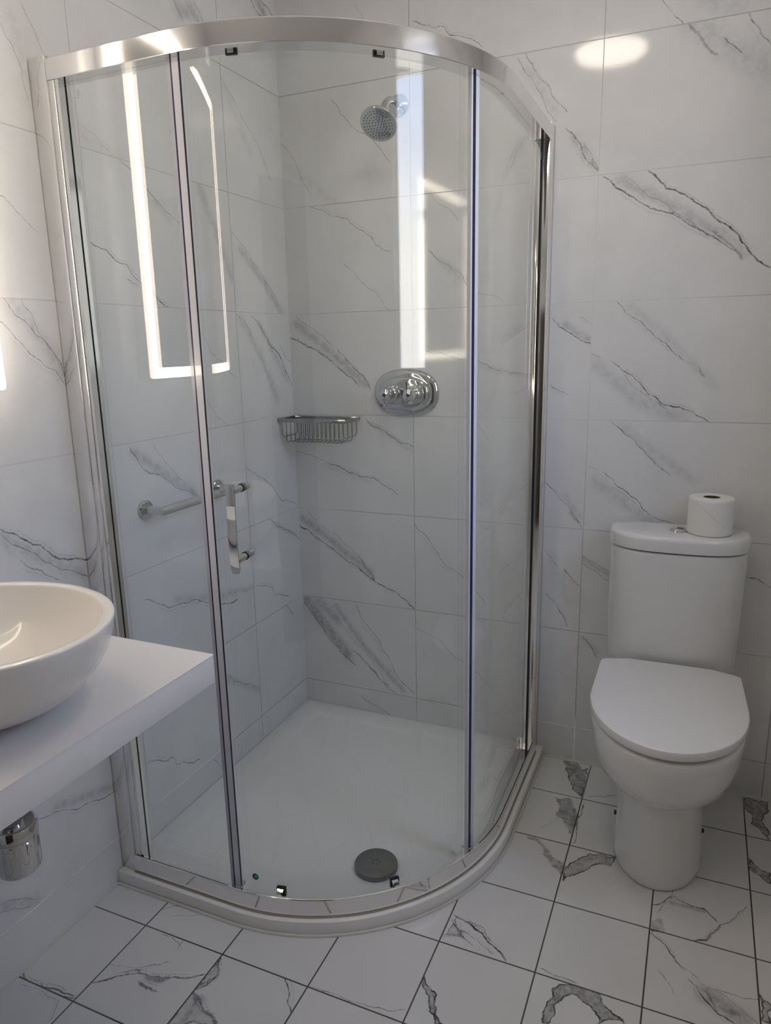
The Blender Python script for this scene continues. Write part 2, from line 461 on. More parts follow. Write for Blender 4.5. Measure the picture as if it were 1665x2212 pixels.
LEFT_CLOUDS = [
    ([(-1.01,2.0),(-0.982,1.902)], 22, 0.15),
    ([(-0.476,2.201),(-0.419,2.217),(-0.391,2.205)], 22, 0.45),
    ([(-0.097,2.363),(-0.05,2.33)], 14, 0.6),
    ([(-0.848,1.821),(-0.74,1.786)], 18, 0.12),
    ([(-0.682,1.75),(-0.573,1.675)], 10, 0.15),
    ([(-0.493,1.859),(-0.392,1.699),(-0.32,1.554)], 16, 0.28),
    ([(-0.293,2.07),(-0.182,1.925)], 12, 0.15),
    ([(-1.087,1.449),(-1.019,1.366),(-0.974,1.29)], 20, 0.25),
    ([(-0.263,1.638),(-0.145,1.553),(-0.03,1.442)], 14, 0.4),
    ([(-0.286,1.436),(-0.195,1.338),(-0.1,1.185)], 16, 0.3),
    ([(-0.186,1.424),(-0.034,1.243)], 12, 0.3),
    ([(-0.789,1.102),(-0.694,1.033),(-0.569,0.952)], 15, 0.4),
    ([(-0.685,0.672),(-0.5,0.616),(-0.277,0.581)], 12, 0.3),
    ([(-1.195,0.977),(-1.113,0.919),(-0.993,0.846)], 22, 0.3),
    ([(-1.154,0.322),(-0.987,0.272)], 12, 0.35),
    ([(-1.322,0.19),(-1.235,0.136)], 14, 0.3),
    ([(-0.485,0.342),(-0.315,0.222)], 12, 0.3),
    ([(-0.171,0.77),(-0.024,0.692)], 8, 0.3),
]
FLOOR_VEINS = [
    ([(0.004,-1.309),(0.053,-1.312),(0.104,-1.313),(0.162,-1.303)], 4, 1),
    ([(0.003,-1.3),(0.042,-1.311),(0.112,-1.301),(0.158,-1.299)], 2.5, 0.9),
    ([(0.172,-1.257),(0.207,-1.225),(0.246,-1.2),(0.276,-1.197),(0.314,-1.186),(0.348,-1.172),(0.384,-1.147)], 3, 0.8),
    ([(0.268,-1.218),(0.313,-1.222)], 5, 0.7),
    ([(0.158,-1.212),(0.211,-1.197),(0.277,-1.163),(0.29,-1.15)], 1.2, 0.6),
    ([(0.217,-1.209),(0.242,-1.194)], 4, 0.7),
    ([(0.275,-1.201),(0.304,-1.197),(0.318,-1.183)], 7, 0.5),
    ([(0.39,-1.092),(0.415,-1.139),(0.392,-1.186)], 2.5, 0.9),
    ([(0.393,-1.194),(0.432,-1.216),(0.481,-1.236)], 5, 0.8),
    ([(0.224,-1.093),(0.276,-1.099),(0.285,-1.11),(0.274,-1.073),(0.322,-1.079)], 1.2, 0.7),
    ([(0.17,-1.032),(0.191,-1.009),(0.221,-1.0)], 1.8, 0.7),
    ([(0.21,-1.038),(0.269,-1.011)], 1.2, 0.5),
    ([(0.138,-1.32),(0.147,-1.337),(0.158,-1.362)], 1, 0.6),
    ([(0.556,-1.088),(0.585,-1.115),(0.591,-1.134),(0.61,-1.152)], 1.8, 0.8),
    ([(0.615,-1.08),(0.684,-1.079),(0.754,-1.08),(0.801,-1.073),(0.829,-1.057)], 1.2, 0.7),
    ([(0.847,-0.777),(0.886,-0.785),(0.921,-0.802),(0.951,-0.827),(0.99,-0.856)], 3, 0.9),
    ([(0.877,-0.812),(0.915,-0.826),(0.958,-0.851)], 1.3, 0.6),
    ([(0.85,-0.787),(0.875,-0.827),(0.885,-0.833)], 1.8, 0.8),
    ([(0.841,-0.846),(0.885,-0.833),(0.909,-0.845)], 1.5, 0.7),
    ([(0.884,-0.779),(0.921,-0.787),(0.947,-0.82)], 1.3, 0.6),
    ([(1.067,-0.226),(1.063,-0.32),(1.071,-0.402),(1.041,-0.418)], 2.5, 0.8),
    ([(1.076,-0.174),(1.118,-0.162),(1.152,-0.139)], 1.8, 0.8),
    ([(1.018,-0.293),(0.994,-0.343),(0.969,-0.384)], 1, 0.5),
    ([(1.284,-0.56),(1.325,-0.511),(1.355,-0.525),(1.397,-0.527),(1.425,-0.556)], 2.5, 0.85),
    ([(1.324,-0.486),(1.323,-0.52)], 1.2, 0.7),
    ([(1.437,-0.564),(1.464,-0.534),(1.492,-0.482)], 2, 0.7),
    ([(1.378,-0.641),(1.405,-0.624),(1.433,-0.568)], 4, 0.8),
    ([(1.295,-0.58),(1.324,-0.528)], 1.2, 0.5),
    ([(1.284,-0.653),(1.315,-0.675),(1.336,-0.705),(1.353,-0.728)], 2.5, 0.8),
    ([(1.372,-0.758),(1.394,-0.788),(1.422,-0.819),(1.453,-0.831)], 2.5, 0.8),
    ([(1.352,-0.725),(1.405,-0.764),(1.451,-0.76),(1.502,-0.753)], 1.3, 0.6),
    ([(1.426,-0.765),(1.468,-0.79),(1.497,-0.812)], 1.5, 0.6),
    ([(1.31,-0.758),(1.325,-0.778),(1.34,-0.805)], 1.5, 0.6),
    ([(1.385,-0.766),(1.407,-0.781),(1.421,-0.811)], 1.5, 0.6),
    ([(1.072,-0.848),(1.11,-0.856),(1.146,-0.856)], 2.5, 0.5),
]
FLOOR_CLOUDS = [
    ([(1.407,-0.781),(1.468,-0.814)], 22, 0.5),
    ([(0.415,-1.203),(0.415,-1.25)], 12, 0.5),
    ([(0.278,-1.204),(0.308,-1.195)], 8, 0.4),
    ([(1.325,-0.536),(1.398,-0.535)], 6, 0.35),
]
FLOOR_PATCHES = [
    ([(0.39,-1.092),(0.415,-1.139),(0.392,-1.186)], 0.35),
    ([(0.393,-1.194),(0.485,-1.234),(0.393,-1.273)], 0.35),
    ([(0.837,-0.966),(0.878,-0.999),(0.91,-1.059),(0.898,-1.064),(0.877,-1.042),(0.861,-1.006),(0.84,-0.987)], 0.75),
    ([(0.846,-0.795),(0.871,-0.815),(0.884,-0.83),(0.84,-0.845)], 0.4),
    ([(0.971,-0.005),(1.003,0.002),(1.034,-0.043),(1.049,-0.026),(1.055,-0.182),(1.03,-0.162),(0.999,-0.079)], 0.85),
    ([(0.977,-0.214),(1.026,-0.204),(1.05,-0.252),(1.058,-0.339),(1.06,-0.381),(1.027,-0.323),(0.999,-0.3)], 0.8),
    ([(0.94,-0.425),(0.977,-0.427),(1.018,-0.473),(1.054,-0.493),(1.058,-0.54),(1.027,-0.517),(0.997,-0.478)], 0.7),
    ([(1.06,-0.528),(1.097,-0.457),(1.141,-0.423),(1.179,-0.423),(1.173,-0.456),(1.124,-0.48),(1.097,-0.52),(1.066,-0.558)], 0.65),
    ([(1.284,-0.614),(1.307,-0.595),(1.318,-0.639),(1.286,-0.646)], 0.5),
    ([(1.101,-0.89),(1.132,-0.867),(1.181,-0.861),(1.208,-0.889),(1.25,-0.914),(1.206,-0.933),(1.179,-0.9),(1.139,-0.888),(1.112,-0.928),(1.111,-0.972),(1.098,-0.977),(1.096,-0.944),(1.108,-0.911)], 0.8),
    ([(1.51,-0.01),(1.58,0.003),(1.558,-0.138),(1.559,-0.194),(1.521,-0.135)], 0.9),
    ([(1.506,-0.294),(1.556,-0.334),(1.553,-0.374),(1.506,-0.339)], 1.0),
    ([(1.505,-0.738),(1.526,-0.757),(1.523,-0.804),(1.506,-0.802)], 0.6),
]

def roughen(pts, amp, rng):
    """fractal wobble of a stroke"""
    P = [np.array(p, float) for p in pts]
    for it in range(5):
        Q = [P[0]]
        for a, b in zip(P[:-1], P[1:]):
            d = b - a; l = np.hypot(*d)
            if l > .004:
                mpt = (a + b) / 2 + np.array((-d[1], d[0])) * rng.uniform(-amp, amp)
                Q += [mpt, b]
            else: Q.append(b)
        P = Q
    return np.array(P)

def seg_dist(G, P):
    """signed distance of grid points G (n,2) to polyline P"""
    best = np.full(len(G), 9.0); sg = np.ones(len(G))
    for a, b in zip(P[:-1], P[1:]):
        d = b - a; l2 = max(d @ d, 1e-12)
        w = G - a
        t = np.clip((w @ d) / l2, 0, 1)
        e = w - t[:, None] * d
        ds = np.hypot(e[:, 0], e[:, 1])
        s = np.where(d[0]*w[:, 1] - d[1]*w[:, 0] >= 0, 1.0, -1.0)
        k = ds < best
        best = np.where(k, ds, best); sg = np.where(k, s, sg)
    return best, sg

def in_poly(G, P):
    ins = np.zeros(len(G), bool); n = len(P)
    for i in range(n):
        x0, y0 = P[i]; x1, y1 = P[(i+1) % n]
        c = (y0 > G[:, 1]) != (y1 > G[:, 1])
        xx = (x1-x0) * (G[:, 1]-y0) / ((y1-y0) if y1 != y0 else 1e-9) + x0
        ins ^= c & (G[:, 0] < xx)
    return ins

def tiled_surface(name, us, vs, place, veins, clouds, patches, mats, gap, fine, wscale=1.0, skip=None, rnd=True, backing=None, seed=1):
    """one mesh of separate tile plates; place(u, v, depth) -> xyz; fine(u0,u1,v0,v1) -> grid pitch"""
    rng = np.random.RandomState(seed)
    V = []; F = []; A = {k: [] for k in ('vein_d0','vein_s0','vein_d1','vein_s1','cloud')}
    base = 0
    vv = []
    for p, w, s in veins:
        P = roughen(p, .10, rng)
        vv.append((P, w*wscale*.0005, s))
        if w >= 1.7 and s >= .6 and len(P) > 6:      # a fainter thread running beside a strong vein
            off = rng.uniform(.005, .010) * (1 if rng.rand() < .5 else -1)
            a = len(P)//6; Q = P[a:-a] if a else P
            d = Q[-1] - Q[0]; nrm = np.array((-d[1], d[0])) / max(np.hypot(*d), 1e-6)
            vv.append((roughen(Q[::4] + nrm*off if len(Q) > 12 else Q + nrm*off, .14, rng), .0004*wscale, s*.55))
    cc = [(np.array(p), w*.001, s) for p, w, s in clouds]
    pp = []
    for p, s in patches:
        loop = roughen(list(p) + [p[0]], .17, rng)
        pp.append((loop, s)); vv.append((loop, .0012*wscale, min(1, s + .3)))
    def centre(P):
        q = P[len(P)//2]; r = P[max(0, len(P)//2 - 1)]; return (q + r)/2
    for i in range(len(us)-1):
        for j in range(len(vs)-1):
            u0, u1, v0, v1 = us[i], us[i+1], vs[j], vs[j+1]
            if skip and skip(u0, u1, v0, v1): continue
            h = fine(u0, u1, v0, v1)
            nu = max(1, int(math.ceil((u1-u0)/h))); nv = max(1, int(math.ceil((v1-v0)/h)))
            gu = np.linspace(u0+gap, u1-gap, nu+1); gv = np.linspace(v0+gap, v1-gap, nv+1)
            U, W = np.meshgrid(gu, gv, indexing='ij')
            G = np.c_[U.ravel(), W.ravel()]; N = len(G)
            lo = np.array((u0, v0)) - .0; hi = np.array((u1, v1)) + .0
            mine = [q for q in vv if np.all(centre(q[0]) >= lo) and np.all(centre(q[0]) <= hi)]
            minec = [q for q in cc if np.all(centre(q[0]) >= lo) and np.all(centre(q[0]) <= hi)]
            minep = [q for q in pp if np.all(q[0][:-1].mean(0) >= lo) and np.all(q[0][:-1].mean(0) <= hi)]
            if rnd and not mine and h > .0035:
                su, sv = u1-u0, v1-v0
                for k in range(rng.randint(1, 4)):
                    a = np.array((u0 + rng.uniform(0, .6)*su, v1 - rng.uniform(0, .4)*sv))
                    b = a + np.array((rng.uniform(.25, .6)*su, -rng.uniform(.3, .7)*sv))
                    q = roughen([a, (a+b)/2 + rng.uniform(-.02, .02, 2), b], .12, rng)
                    mine.append((q, .0012, rng.uniform(.4, .8)))
                    if rng.rand() < .5: minec.append((q, .016, .3))
            D = [np.full(N, 12.0), np.full(N, 12.0)]; S = [np.zeros(N), np.zeros(N)]
            Cl = np.zeros(N)
            for k, (P, hw, s) in enumerate(mine):
                ch = k % 2
                d, sg = seg_dist(G, P)
                fade = np.clip(1 - (d - .004 - hw) / .004, 0, 1) * s
                r = d / hw
                kk = r < np.abs(D[ch])
                D[ch] = np.where(kk, r * sg, D[ch])
                S[ch] = np.where(kk, fade, S[ch])
            for P, hw, s in minec:
                d, _ = seg_dist(G, P)
                Cl = np.maximum(Cl, s * np.exp(-(d/hw)**2) * 1.6)
            for P, s in minep:
                Cl = np.where(in_poly(G, P), np.maximum(Cl, s * 1.15), Cl)
            A['vein_d0'].append(np.clip(D[0], -12, 12)); A['vein_s0'].append(S[0])
            A['vein_d1'].append(np.clip(D[1], -12, 12)); A['vein_s1'].append(S[1])
            A['cloud'].append(np.clip(Cl, 0, 1))
            P3 = place(G[:, 0], G[:, 1], np.zeros(N))
            V.append(P3)
            idx = np.arange(N).reshape(nu+1, nv+1) + base
            F.append(np.stack([idx[:-1, :-1], idx[1:, :-1], idx[1:, 1:], idx[:-1, 1:]], -1).reshape(-1, 4))
            base += N
            # plate edges down into the joint
            e = np.array([(gu[0], gv[0]), (gu[-1], gv[0]), (gu[-1], gv[-1]), (gu[0], gv[-1])])
            T = place(e[:, 0], e[:, 1], np.zeros(4)); B = place(e[:, 0], e[:, 1], np.full(4, .002))
            V += [T, B]
            for k in range(4):
                k2 = (k+1) % 4
                F.append(np.array([[base+k, base+4+k, base+4+k2, base+k2]]))
            for key in A: A[key].append(np.full(8, 12.0 if 'd' in key.split('_')[-1] else 0.0))
            base += 8
    V = np.concatenate(V); F = np.concatenate(F)
    nm = len(F)
    extra_v, extra_f = [], []
    for bx in backing:   # (u0,u1,v0,v1,d0,d1) boxes behind the plates
        u0, u1, v0, v1, d0, d1 = bx
        cu = np.array([u0,u1,u1,u0,u0,u1,u1,u0]); cv = np.array([v0,v0,v1,v1,v0,v0,v1,v1]); cd = np.array([d0]*4+[d1]*4)
        b0 = len(V) + sum(len(q) for q in extra_v)
        extra_v.append(place(cu, cv, cd))
        extra_f.append(np.array([(0,1,2,3),(7,6,5,4),(0,4,5,1),(1,5,6,2),(2,6,7,3),(3,7,4,0)]) + b0)
    if extra_v:
        ne = sum(len(q) for q in extra_v)
        for key in A: A[key].append(np.full(ne, 0.0))
        V = np.concatenate([V] + extra_v); F = np.concatenate([F] + extra_f)
    me = bpy.data.meshes.new(name)
    me.vertices.add(len(V)); me.vertices.foreach_set('co', V.astype('f').ravel())
    me.loops.add(len(F)*4); me.loops.foreach_set('vertex_index', F.astype('i').ravel())
    me.polygons.add(len(F)); me.polygons.foreach_set('loop_start', np.arange(0, len(F)*4, 4, dtype='i'))
    mi = np.zeros(len(F), 'i'); mi[nm:] = 1
    me.polygons.foreach_set('material_index', mi)
    for key in A:
        at = me.attributes.new(key, 'FLOAT', 'POINT')
        at.data.foreach_set('value', np.concatenate(A[key]).astype('f'))
    me.update(calc_edges=True)
    for q in mats: me.materials.append(q)
    o = bpy.data.objects.new(name, me); C.objects.link(o)
    o['kind'] = 'structure'
    return o

# ---------------------------------------------------------------- the room
XR, YF, ZC = 1.75, -2.6, 2.42
rows = [0.0] + [2.1262 - .334*k for k in range(6, -1, -1)] + [ZC]
cols_b = [0.0, .4476, 1.0005, 1.5534, XR]
cols_l = [YF, -.3095-.5529*4 - .0, -.3095-.5529*3, -.3095-.5529*2, -.3095-.5529, -.3095, 0.0]
cols_l = [YF] + [c for c in cols_l[1:] if c > YF + .02]
def nf(a): return a
tiled_surface('wall_back', cols_b, rows, lambda u, v, d: np.c_[u, d, v], BACK_VEINS, BACK_CLOUDS, [], [M_TILE, M_GROUT_W], .0011,
              lambda *a: .003, backing=[(0, XR, 0, ZC, .0004, .10)], seed=3)
tiled_surface('wall_left', cols_l, rows, lambda u, v, d: np.c_[-d, u, v], LEFT_VEINS, LEFT_CLOUDS, [], [M_TILE, M_GROUT_W], .0011,
              lambda u0, u1, v0, v1: .003 if u0 > -1.5 else .008, backing=[(YF, .10, 0, ZC, .0004, .10)], seed=4)
fx = [.1672 + .2228*k for k in range(-1, 8)]
fy = [-1.0866 + .2228*k for k in range(-7, 6)]
fx = [0.0] + [q for q in fx if .01 < q < XR-.01] + [XR]
fy = [YF] + [q for q in fy if YF+.01 < q < -.01] + [0.0]
tiled_surface('floor', fx, fy, lambda u, v, d: np.c_[u, v, -d], FLOOR_VEINS, FLOOR_CLOUDS, FLOOR_PATCHES, [M_FTILE, M_GROUT_D], .0017,
              lambda u0, u1, v0, v1: .003 if v0 > -1.6 else .006, wscale=1.1, rnd=True,
              skip=lambda u0, u1, v0, v1: u1 < .62 and v0 > -.9, backing=[(-.1, XR+.15, YF-.1, .1, .0006, .10)], seed=5)
# window opening in the right wall
WY0, WY1, WZ0, WZ1 = -1.09, -.66, 1.24, 2.29
rr_u = sorted(set([YF, -2.2, -1.6472, WY0, WY1, -.3095, 0.0]))
rr_v = sorted(set(rows[:4] + [WZ0, rows[5], rows[6], rows[7] if rows[7] < WZ1 else 2.0, WZ1, ZC]))
hole = lambda u0, u1, v0, v1: u0 >= WY0-.001 and u1 <= WY1+.001 and v0 >= WZ0-.001 and v1 <= WZ1+.001
tiled_surface('wall_right', rr_u, rr_v, lambda u, v, d: np.c_[XR + d, u, v], [], [], [], [M_TILE, M_GROUT_W], .0011,
              lambda *a: .008, skip=hole, backing=[(YF, .10, 0, WZ0, .0012, .20), (YF, .10, WZ1, ZC, .0012, .20),
              (YF, WY0, WZ0, WZ1, .0012, .20), (WY1, .10, WZ0, WZ1, .0012, .20)], seed=6)
tiled_surface('wall_front', [-.0, .35, .55, 1.40, XR], rows[:1] + rows[2:], lambda u, v, d: np.c_[u, YF - d, v], [], [], [], [M_TILE, M_GROUT_W], .0011,
              lambda *a: .008, backing=[(-.1, XR+.2, 0, ZC, .0012, .10)], seed=8)
mb = MB(); mb.box(-.1, XR+.2, YF-.1, .1, ZC, ZC+.1)
tag(mb.build('ceiling', M_PLASTER, smooth=False), kind='structure')

# window: frame in the reveal, clear pane, sill
w = bpy.data.objects.new('window_1', None); C.objects.link(w); w.location = (XR+.16, (WY0+WY1)/2, (WZ0+WZ1)/2); w['kind'] = 'structure'
def part_at(mb_, name, mats, root, **k):
    """parts are written in room coordinates; move them under their root"""
    o = mb_.build(name, mats, root, **k)
    mw = Matrix.Translation(root.location) @ Matrix.Rotation(root.rotation_euler.z, 4, 'Z')
    o.data.transform(mw.inverted())
    return o
mb = MB()
fw = .045
for a in ((WY0, WY0+fw, WZ0, WZ1), (WY1-fw*.4, WY1, WZ0, WZ1), (WY0+fw, WY1-fw*.4, WZ0, WZ0+fw*.6), (WY0+fw, WY1-fw*.4, WZ1-fw, WZ1)):
    mb.box(XR+.12, XR+.17, *a)
part_at(mb, 'window_frame', M_UPVC, w, smooth=False)
mb = MB(); mb.box(XR+.14, XR+.146, WY0+fw, WY1-fw*.4, WZ0+fw*.6, WZ1-fw)
part_at(mb, 'pane', M_WINGLASS, w, smooth=False)
# unseen door behind the camera, coloured dark to give the chrome contrast
d = bpy.data.objects.new('door_1', None); C.objects.link(d); d.location = (.975, YF, 0); d['kind'] = 'structure'
mb = MB(); mb.box(.60, 1.35, YF+.001, YF+.035, .005, 1.98)
mb.box(.70, 1.25, YF+.03, YF+.041, 1.05, 1.85); mb.box(.70, 1.25, YF+.03, YF+.041, .15, .90)
part_at(mb, 'door_leaf', M_DOOR, d, bevel=.003)
mb = MB(); mb.tube([(1.28, YF+.035, 1.0), (1.28, YF+.08, 1.0), (1.17, YF+.08, 1.0)], .009)
part_at(mb, 'door_handle', M_CHROME, d)
mb = MB()
for a in ((.55, .60, 0, 2.03), (1.35, 1.40, 0, 2.03), (.60, 1.35, 1.98, 2.03)): mb.box(a[0], a[1], YF+.001, YF+.02, a[2], a[3])
part_at(mb, 'architrave', M_DOOR, d, bevel=.002)

# white sealant beads between wall tiles and floor
mb = MB(); mb.tube([(.905, -.0005, .0005), (XR, -.0005, .0005)], .0055, 8)
tag(mb.build('trim_1', M_SEALANT), kind='structure')
mb = MB(); mb.tube([(.0005, -1.006, .0005), (.0005, YF, .0005)], .0055, 8)
tag(mb.build('trim_2', M_SEALANT), kind='structure')
mb = MB(); mb.tube([(0.0008, -.0008, .03), (.0008, -.0008, ZC)], .0016, 6)
tag(mb.build('trim_3', M_GROUT_W), kind='structure')

# ---------------------------------------------------------------- ceiling light
t = thing('ceiling_light', 'round warm white ceiling light, its glow mirrored in the wall tiles', 'ceiling light', (.90, -.90, ZC))
mb = MB(); mb.lathe([(.136, 0), (.136, -.012), (.131, -.018)], 64); mb.build('base', M_UPVC, t)
mb = MB(); mb.lathe([(.127, -.0185), (.126, -.030), (.119, -.036), (.09, -.039), (0, -.04)], 64); mb.build('diffuser', M_LAMP, t)

# ---------------------------------------------------------------- shower tray
ACX, ACY = .35, -.45
def outline(Rr, x0, y1, n=48, back=None):
    """open path of the quadrant front at radius Rr: from the left wall, round, to the back wall"""
    pts = [(x0 + (ACX-x0)*k/8, ACY-Rr) for k in range(8)]
    pts += [(ACX + Rr*math.cos(a), ACY + Rr*math.sin(a)) for a in np.linspace(-PI/2, 0, n+1)]
    pts += [(ACX+Rr, ACY + (y1-ACY)*k/8) for k in range(1, 9)]
    return pts
def tray_ring(dd, z, rc=0.0):
    q = outline(.55-dd, dd+.001, -dd-.001)
    q.append((dd+.001, -dd-.001))
    return [(x, y, z) for x, y in q]
tray = thing('shower_tray', 'low white quadrant shower tray with curved front lip on the floor', 'shower tray', (.45, -.5, 0))
mb = MB()
mb.loft([tray_ring(.001, .0003), tray_ring(0, .004), tray_ring(0, .0325), tray_ring(.0008, .0345), tray_ring(.003, .0355),
         tray_ring(.062, .0355), tray_ring(.068, .034), tray_ring(.080, .026), tray_ring(.086, .0245), tray_ring(.2, .0225), tray_ring(.32, .021)])
part_at(mb, 'basin', M_TRAY, tray, angle=40)
mb = MB(); mb.lathe([(.057, 0), (.057, .006), (.055, .0095), (.050, .0110), (0, .0125)], 64, origin=(.6125, -.722, .0275))
part_at(mb, 'waste_cover', M_STEEL, tray)
mb = MB(); mb.lathe([(.052, 0), (.052, .008)], 48, origin=(.6125, -.722, .0222))
part_at(mb, 'waste_cover_shade', M_BLACK, tray)  # black disc stands in for the shadow beneath the cover
mb = MB()
for k in range(5):
    a = 2*PI*k/5 + .3
    mb.lathe([(.0018, 0), (.0018, .0009)], 10, origin=(.6125+.0095*math.cos(a), -.722+.0095*math.sin(a), .0398))
part_at(mb, 'waste_holes', M_BLACK, tray)
# sealant bead round the foot of the tray
mb = MB(); mb.tube([(x, y, .0008) for x, y in outline(.5535, .003, -.006)], .0045, 8)
part_at(mb, 'sealant_bead', M_SEALANT, tray)

# ---------------------------------------------------------------- shower enclosure
enc = thing('shower_enclosure', 'curved glass quadrant shower enclosure in polished aluminium frame standing on the tray', 'shower enclosure', (.45, -.5, .036))
def span(kind, a0=None, a1=None, n=40):
    """directions along the enclosure path: functions of radius -> (x,y)"""
    out = []
    return out
def sweep(mb, prof, seq, mi=0, cap=True):
    """prof: closed list of (radius, z); seq: list of functions r->(x,y)"""
    rings = [[(*fn(r), z) for r, z in prof] for fn in seq]
    mb.loft(rings, cap, cap, mi)
def S_left(x): return lambda r: (x, ACY - r)
def S_arc(a): return lambda r: (ACX + r*math.cos(a), ACY + r*math.sin(a))
def S_right(y): return lambda r: (ACX + r, y)
def arc(a0, a1, n=None):
    n = n or max(2, int(abs(a1-a0)/1.2))
    return [S_arc(R(a0 + (a1-a0)*k/n)) for k in range(n+1)]
GS = .008
def rect(r0, r1, z0, z1): return [(r0+GS, z0), (r1+GS, z0), (r1+GS, z1), (r0+GS, z1)]
full = [S_left(.0475), S_left(.2)] + arc(-90, 0, 90) + [S_right(-.2), S_right(-.048)]
mb = MB(); sweep(mb, [(.486,1.884),(.5290,1.884),(.530,1.885),(.530,1.9225),(.5285,1.9245),(.486,1.9245)], full)
part_at(mb, 'top_rail', M_ALU, enc, angle=20)
mb = MB(); sweep(mb, [(.490,.0362),(.535,.0362),(.5352,.0372),(.5335,.0805),(.5325,.0820),(.5305,.0826),(.5300,.0815),(.5310,.0450),(.490,.0450)], full)
part_at(mb, 'bottom_track', M_ALU, enc, angle=12)
mb = MB(); mb.tube([(*fn(.5370), .0378) for fn in full], .0014, 6)
part_at(mb, 'stained_sealant', M_STAIN, enc)
# wall channels and frame posts
mb = MB(); mb.box(.0012, .046, -.980, -.940, .0362, 1.931); mb.box(.046, .0472, -.9785, -.945, .0362, 1.929)
part_at(mb, 'wall_channel', M_ALU, enc, bevel=.0012)
mb = MB(); mb.box(.0476, .0640, -.979, -.945, .0454, 1.8838)
part_at(mb, 'frame_post', M_ALU, enc, bevel=.0015)
mb = MB(); mb.box(.0642, .0735, -.9765, -.945, .0454, 1.8838)
part_at(mb, 'frame_lip', M_ALU, enc, smooth=False)
mb = MB(); mb.box(.0736, .0752, -.9590, -.9575, .0454, 1.8838)
part_at(mb, 'glazing_gasket', M_BLACK, enc, smooth=False)
mb = MB(); mb.box(.842, .880, -.046, -.0012, .0362, 1.931)
part_at(mb, 'wall_channel', M_ALU, enc, bevel=.0012)
mb = MB(); mb.box(.845, .8795, -.066, -.0476, .0454, 1.8838)
part_at(mb, 'frame_post', M_ALU, enc, bevel=.0015)
mb = MB(); mb.box(.855, .861, -.0720, -.0662, .0454, 1.8838)
part_at(mb, 'glazing_gasket', M_BLACK, enc, smooth=False)
# fixed glass
gl_z = (.0454, 1.884)
mb = MB(); sweep(mb, rect(.494, .500, *gl_z), [S_left(.0753), S_left(.341)])
g = part_at(mb, 'fixed_panel', M_GLASS, enc); 
mb = MB(); sweep(mb, rect(.494, .500, *gl_z), arc(-17.15, 0, 16) + [S_right(-.0722)])
g2 = part_at(mb, 'fixed_panel', M_GLASS, enc)
mb = MB(); sweep(mb, rect(.479, .485, .0454, 1.8835), arc(-90, -19.6, 72))
door = part_at(mb, 'sliding_door', M_GLASS, enc)
door['label'] = 'curved clear glass sliding door with bar handle'
# dark gasket line where the fixed panes meet the rails
mb = MB(); sweep(mb, rect(.5195, .5215, .0795, .0818), [S_left(.0753), S_left(.334)])
part_at(mb, 'glazing_gasket', M_BLACK, enc)
mb = MB(); sweep(mb, rect(.5195, .5215, .0795, .0818), arc(-17, 0, 16) + [S_right(-.0722)])
part_at(mb, 'glazing_gasket', M_BLACK, enc)
# vertical seals at the two edges of the opening
def strip(name, r0, r1, seq, mat, z0=.0455, z1=1.8838):
    mb = MB(); sweep(mb, rect(r0, r1, z0, z1), seq)
    return part_at(mb, name, mat, enc, angle=30)
strip('edge_seal', .494, .503, [S_left(.3325), S_left(.3405)], M_LILAC)
strip('seal_gasket', .494, .5032, [S_left(.3406), S_left(.3445)], M_NAVY)
strip('edge_profile', .495, .5035, [S_left(.3446)] + arc(-90, -88.9, 2), M_SEAL)
strip('seal_gasket', .499, .5030, arc(-88.88, -88.74, 1), M_BLACK)
strip('edge_profile', .494, .503, arc(-20.3, -19.7, 2), M_SEAL)
strip('seal_gasket', .494, .5035, arc(-19.65, -18.65, 2), M_NAVY)
strip('edge_seal', .487, .503, arc(-18.6, -17.2, 2), M_SEAL)
for a in (-89.6, -19.2):
    mb = MB(); sweep(mb, rect(.484, .506, .068, .074), arc(a-.9, a+.9, 2))
    part_at(mb, 'seal_foot', M_CHROME, enc)
# door runners: clips above and guides below
for a in (-76.8, -44.9):
    mb = MB(); sweep(mb, rect(.4855, .491, 1.8785, 1.8838), arc(a-1.5, a+1.1, 3)); sweep(mb, rect(.491, .495, 1.880, 1.8838), arc(a-.9, a+.5, 3), 1)
    part_at(mb, 'roller_clip', [M_BLACK, M_CHROME], enc, smooth=False)
for a in (-77.3, -45.4):
    mb = MB(); sweep(mb, rect(.4855, .4935, .060, .0835), arc(a-1.3, a+1.3, 3), 0)
    sweep(mb, [(.502, .063), (.508, .065), (.511, .071), (.509, .078), (.502, .0805)], arc(a-1.0, a+.8, 3), 1)
    part_at(mb, 'guide_block', [M_BLACK, M_CHROME], enc, angle=30)
# stickers and etched marks
def disc(mb, a, z, rr, rad, mi, off=0.0, dz=0.0):
    n = 24; da = 1/rad
    ring0 = [(*S_arc(R(a) + (rr*math.cos(2*PI*k/n)+off)*da)(rad), z + rr*math.sin(2*PI*k/n)+dz) for k in range(n)]
    ring1 = [(*S_arc(R(a) + (rr*math.cos(2*PI*k/n)+off)*da)(rad+.0006), z + rr*math.sin(2*PI*k/n)+dz) for k in range(n)]
    mb.loft([ring0, ring1], True, True, mi)
mb = MB(); disc(mb, -85.3, .095, .0085, .4932, 0); disc(mb, -85.3, .095, .0042, .4937, 1, .0015, .0012)
part_at(mb, 'sticker', [M_TEAL, M_PALETEAL], enc, smooth=False)['label'] = 'small round teal sticker low on the door glass'
mb = MB(); mb.box(.8582, .8588, -.090, -.080, 1.832, 1.850); mb.box(.8587, .8592, -.0875, -.0825, 1.838, 1.845, 1)
part_at(mb, 'sticker', [M_TEAL, M_PALETEAL], enc, smooth=False)
mb = MB()
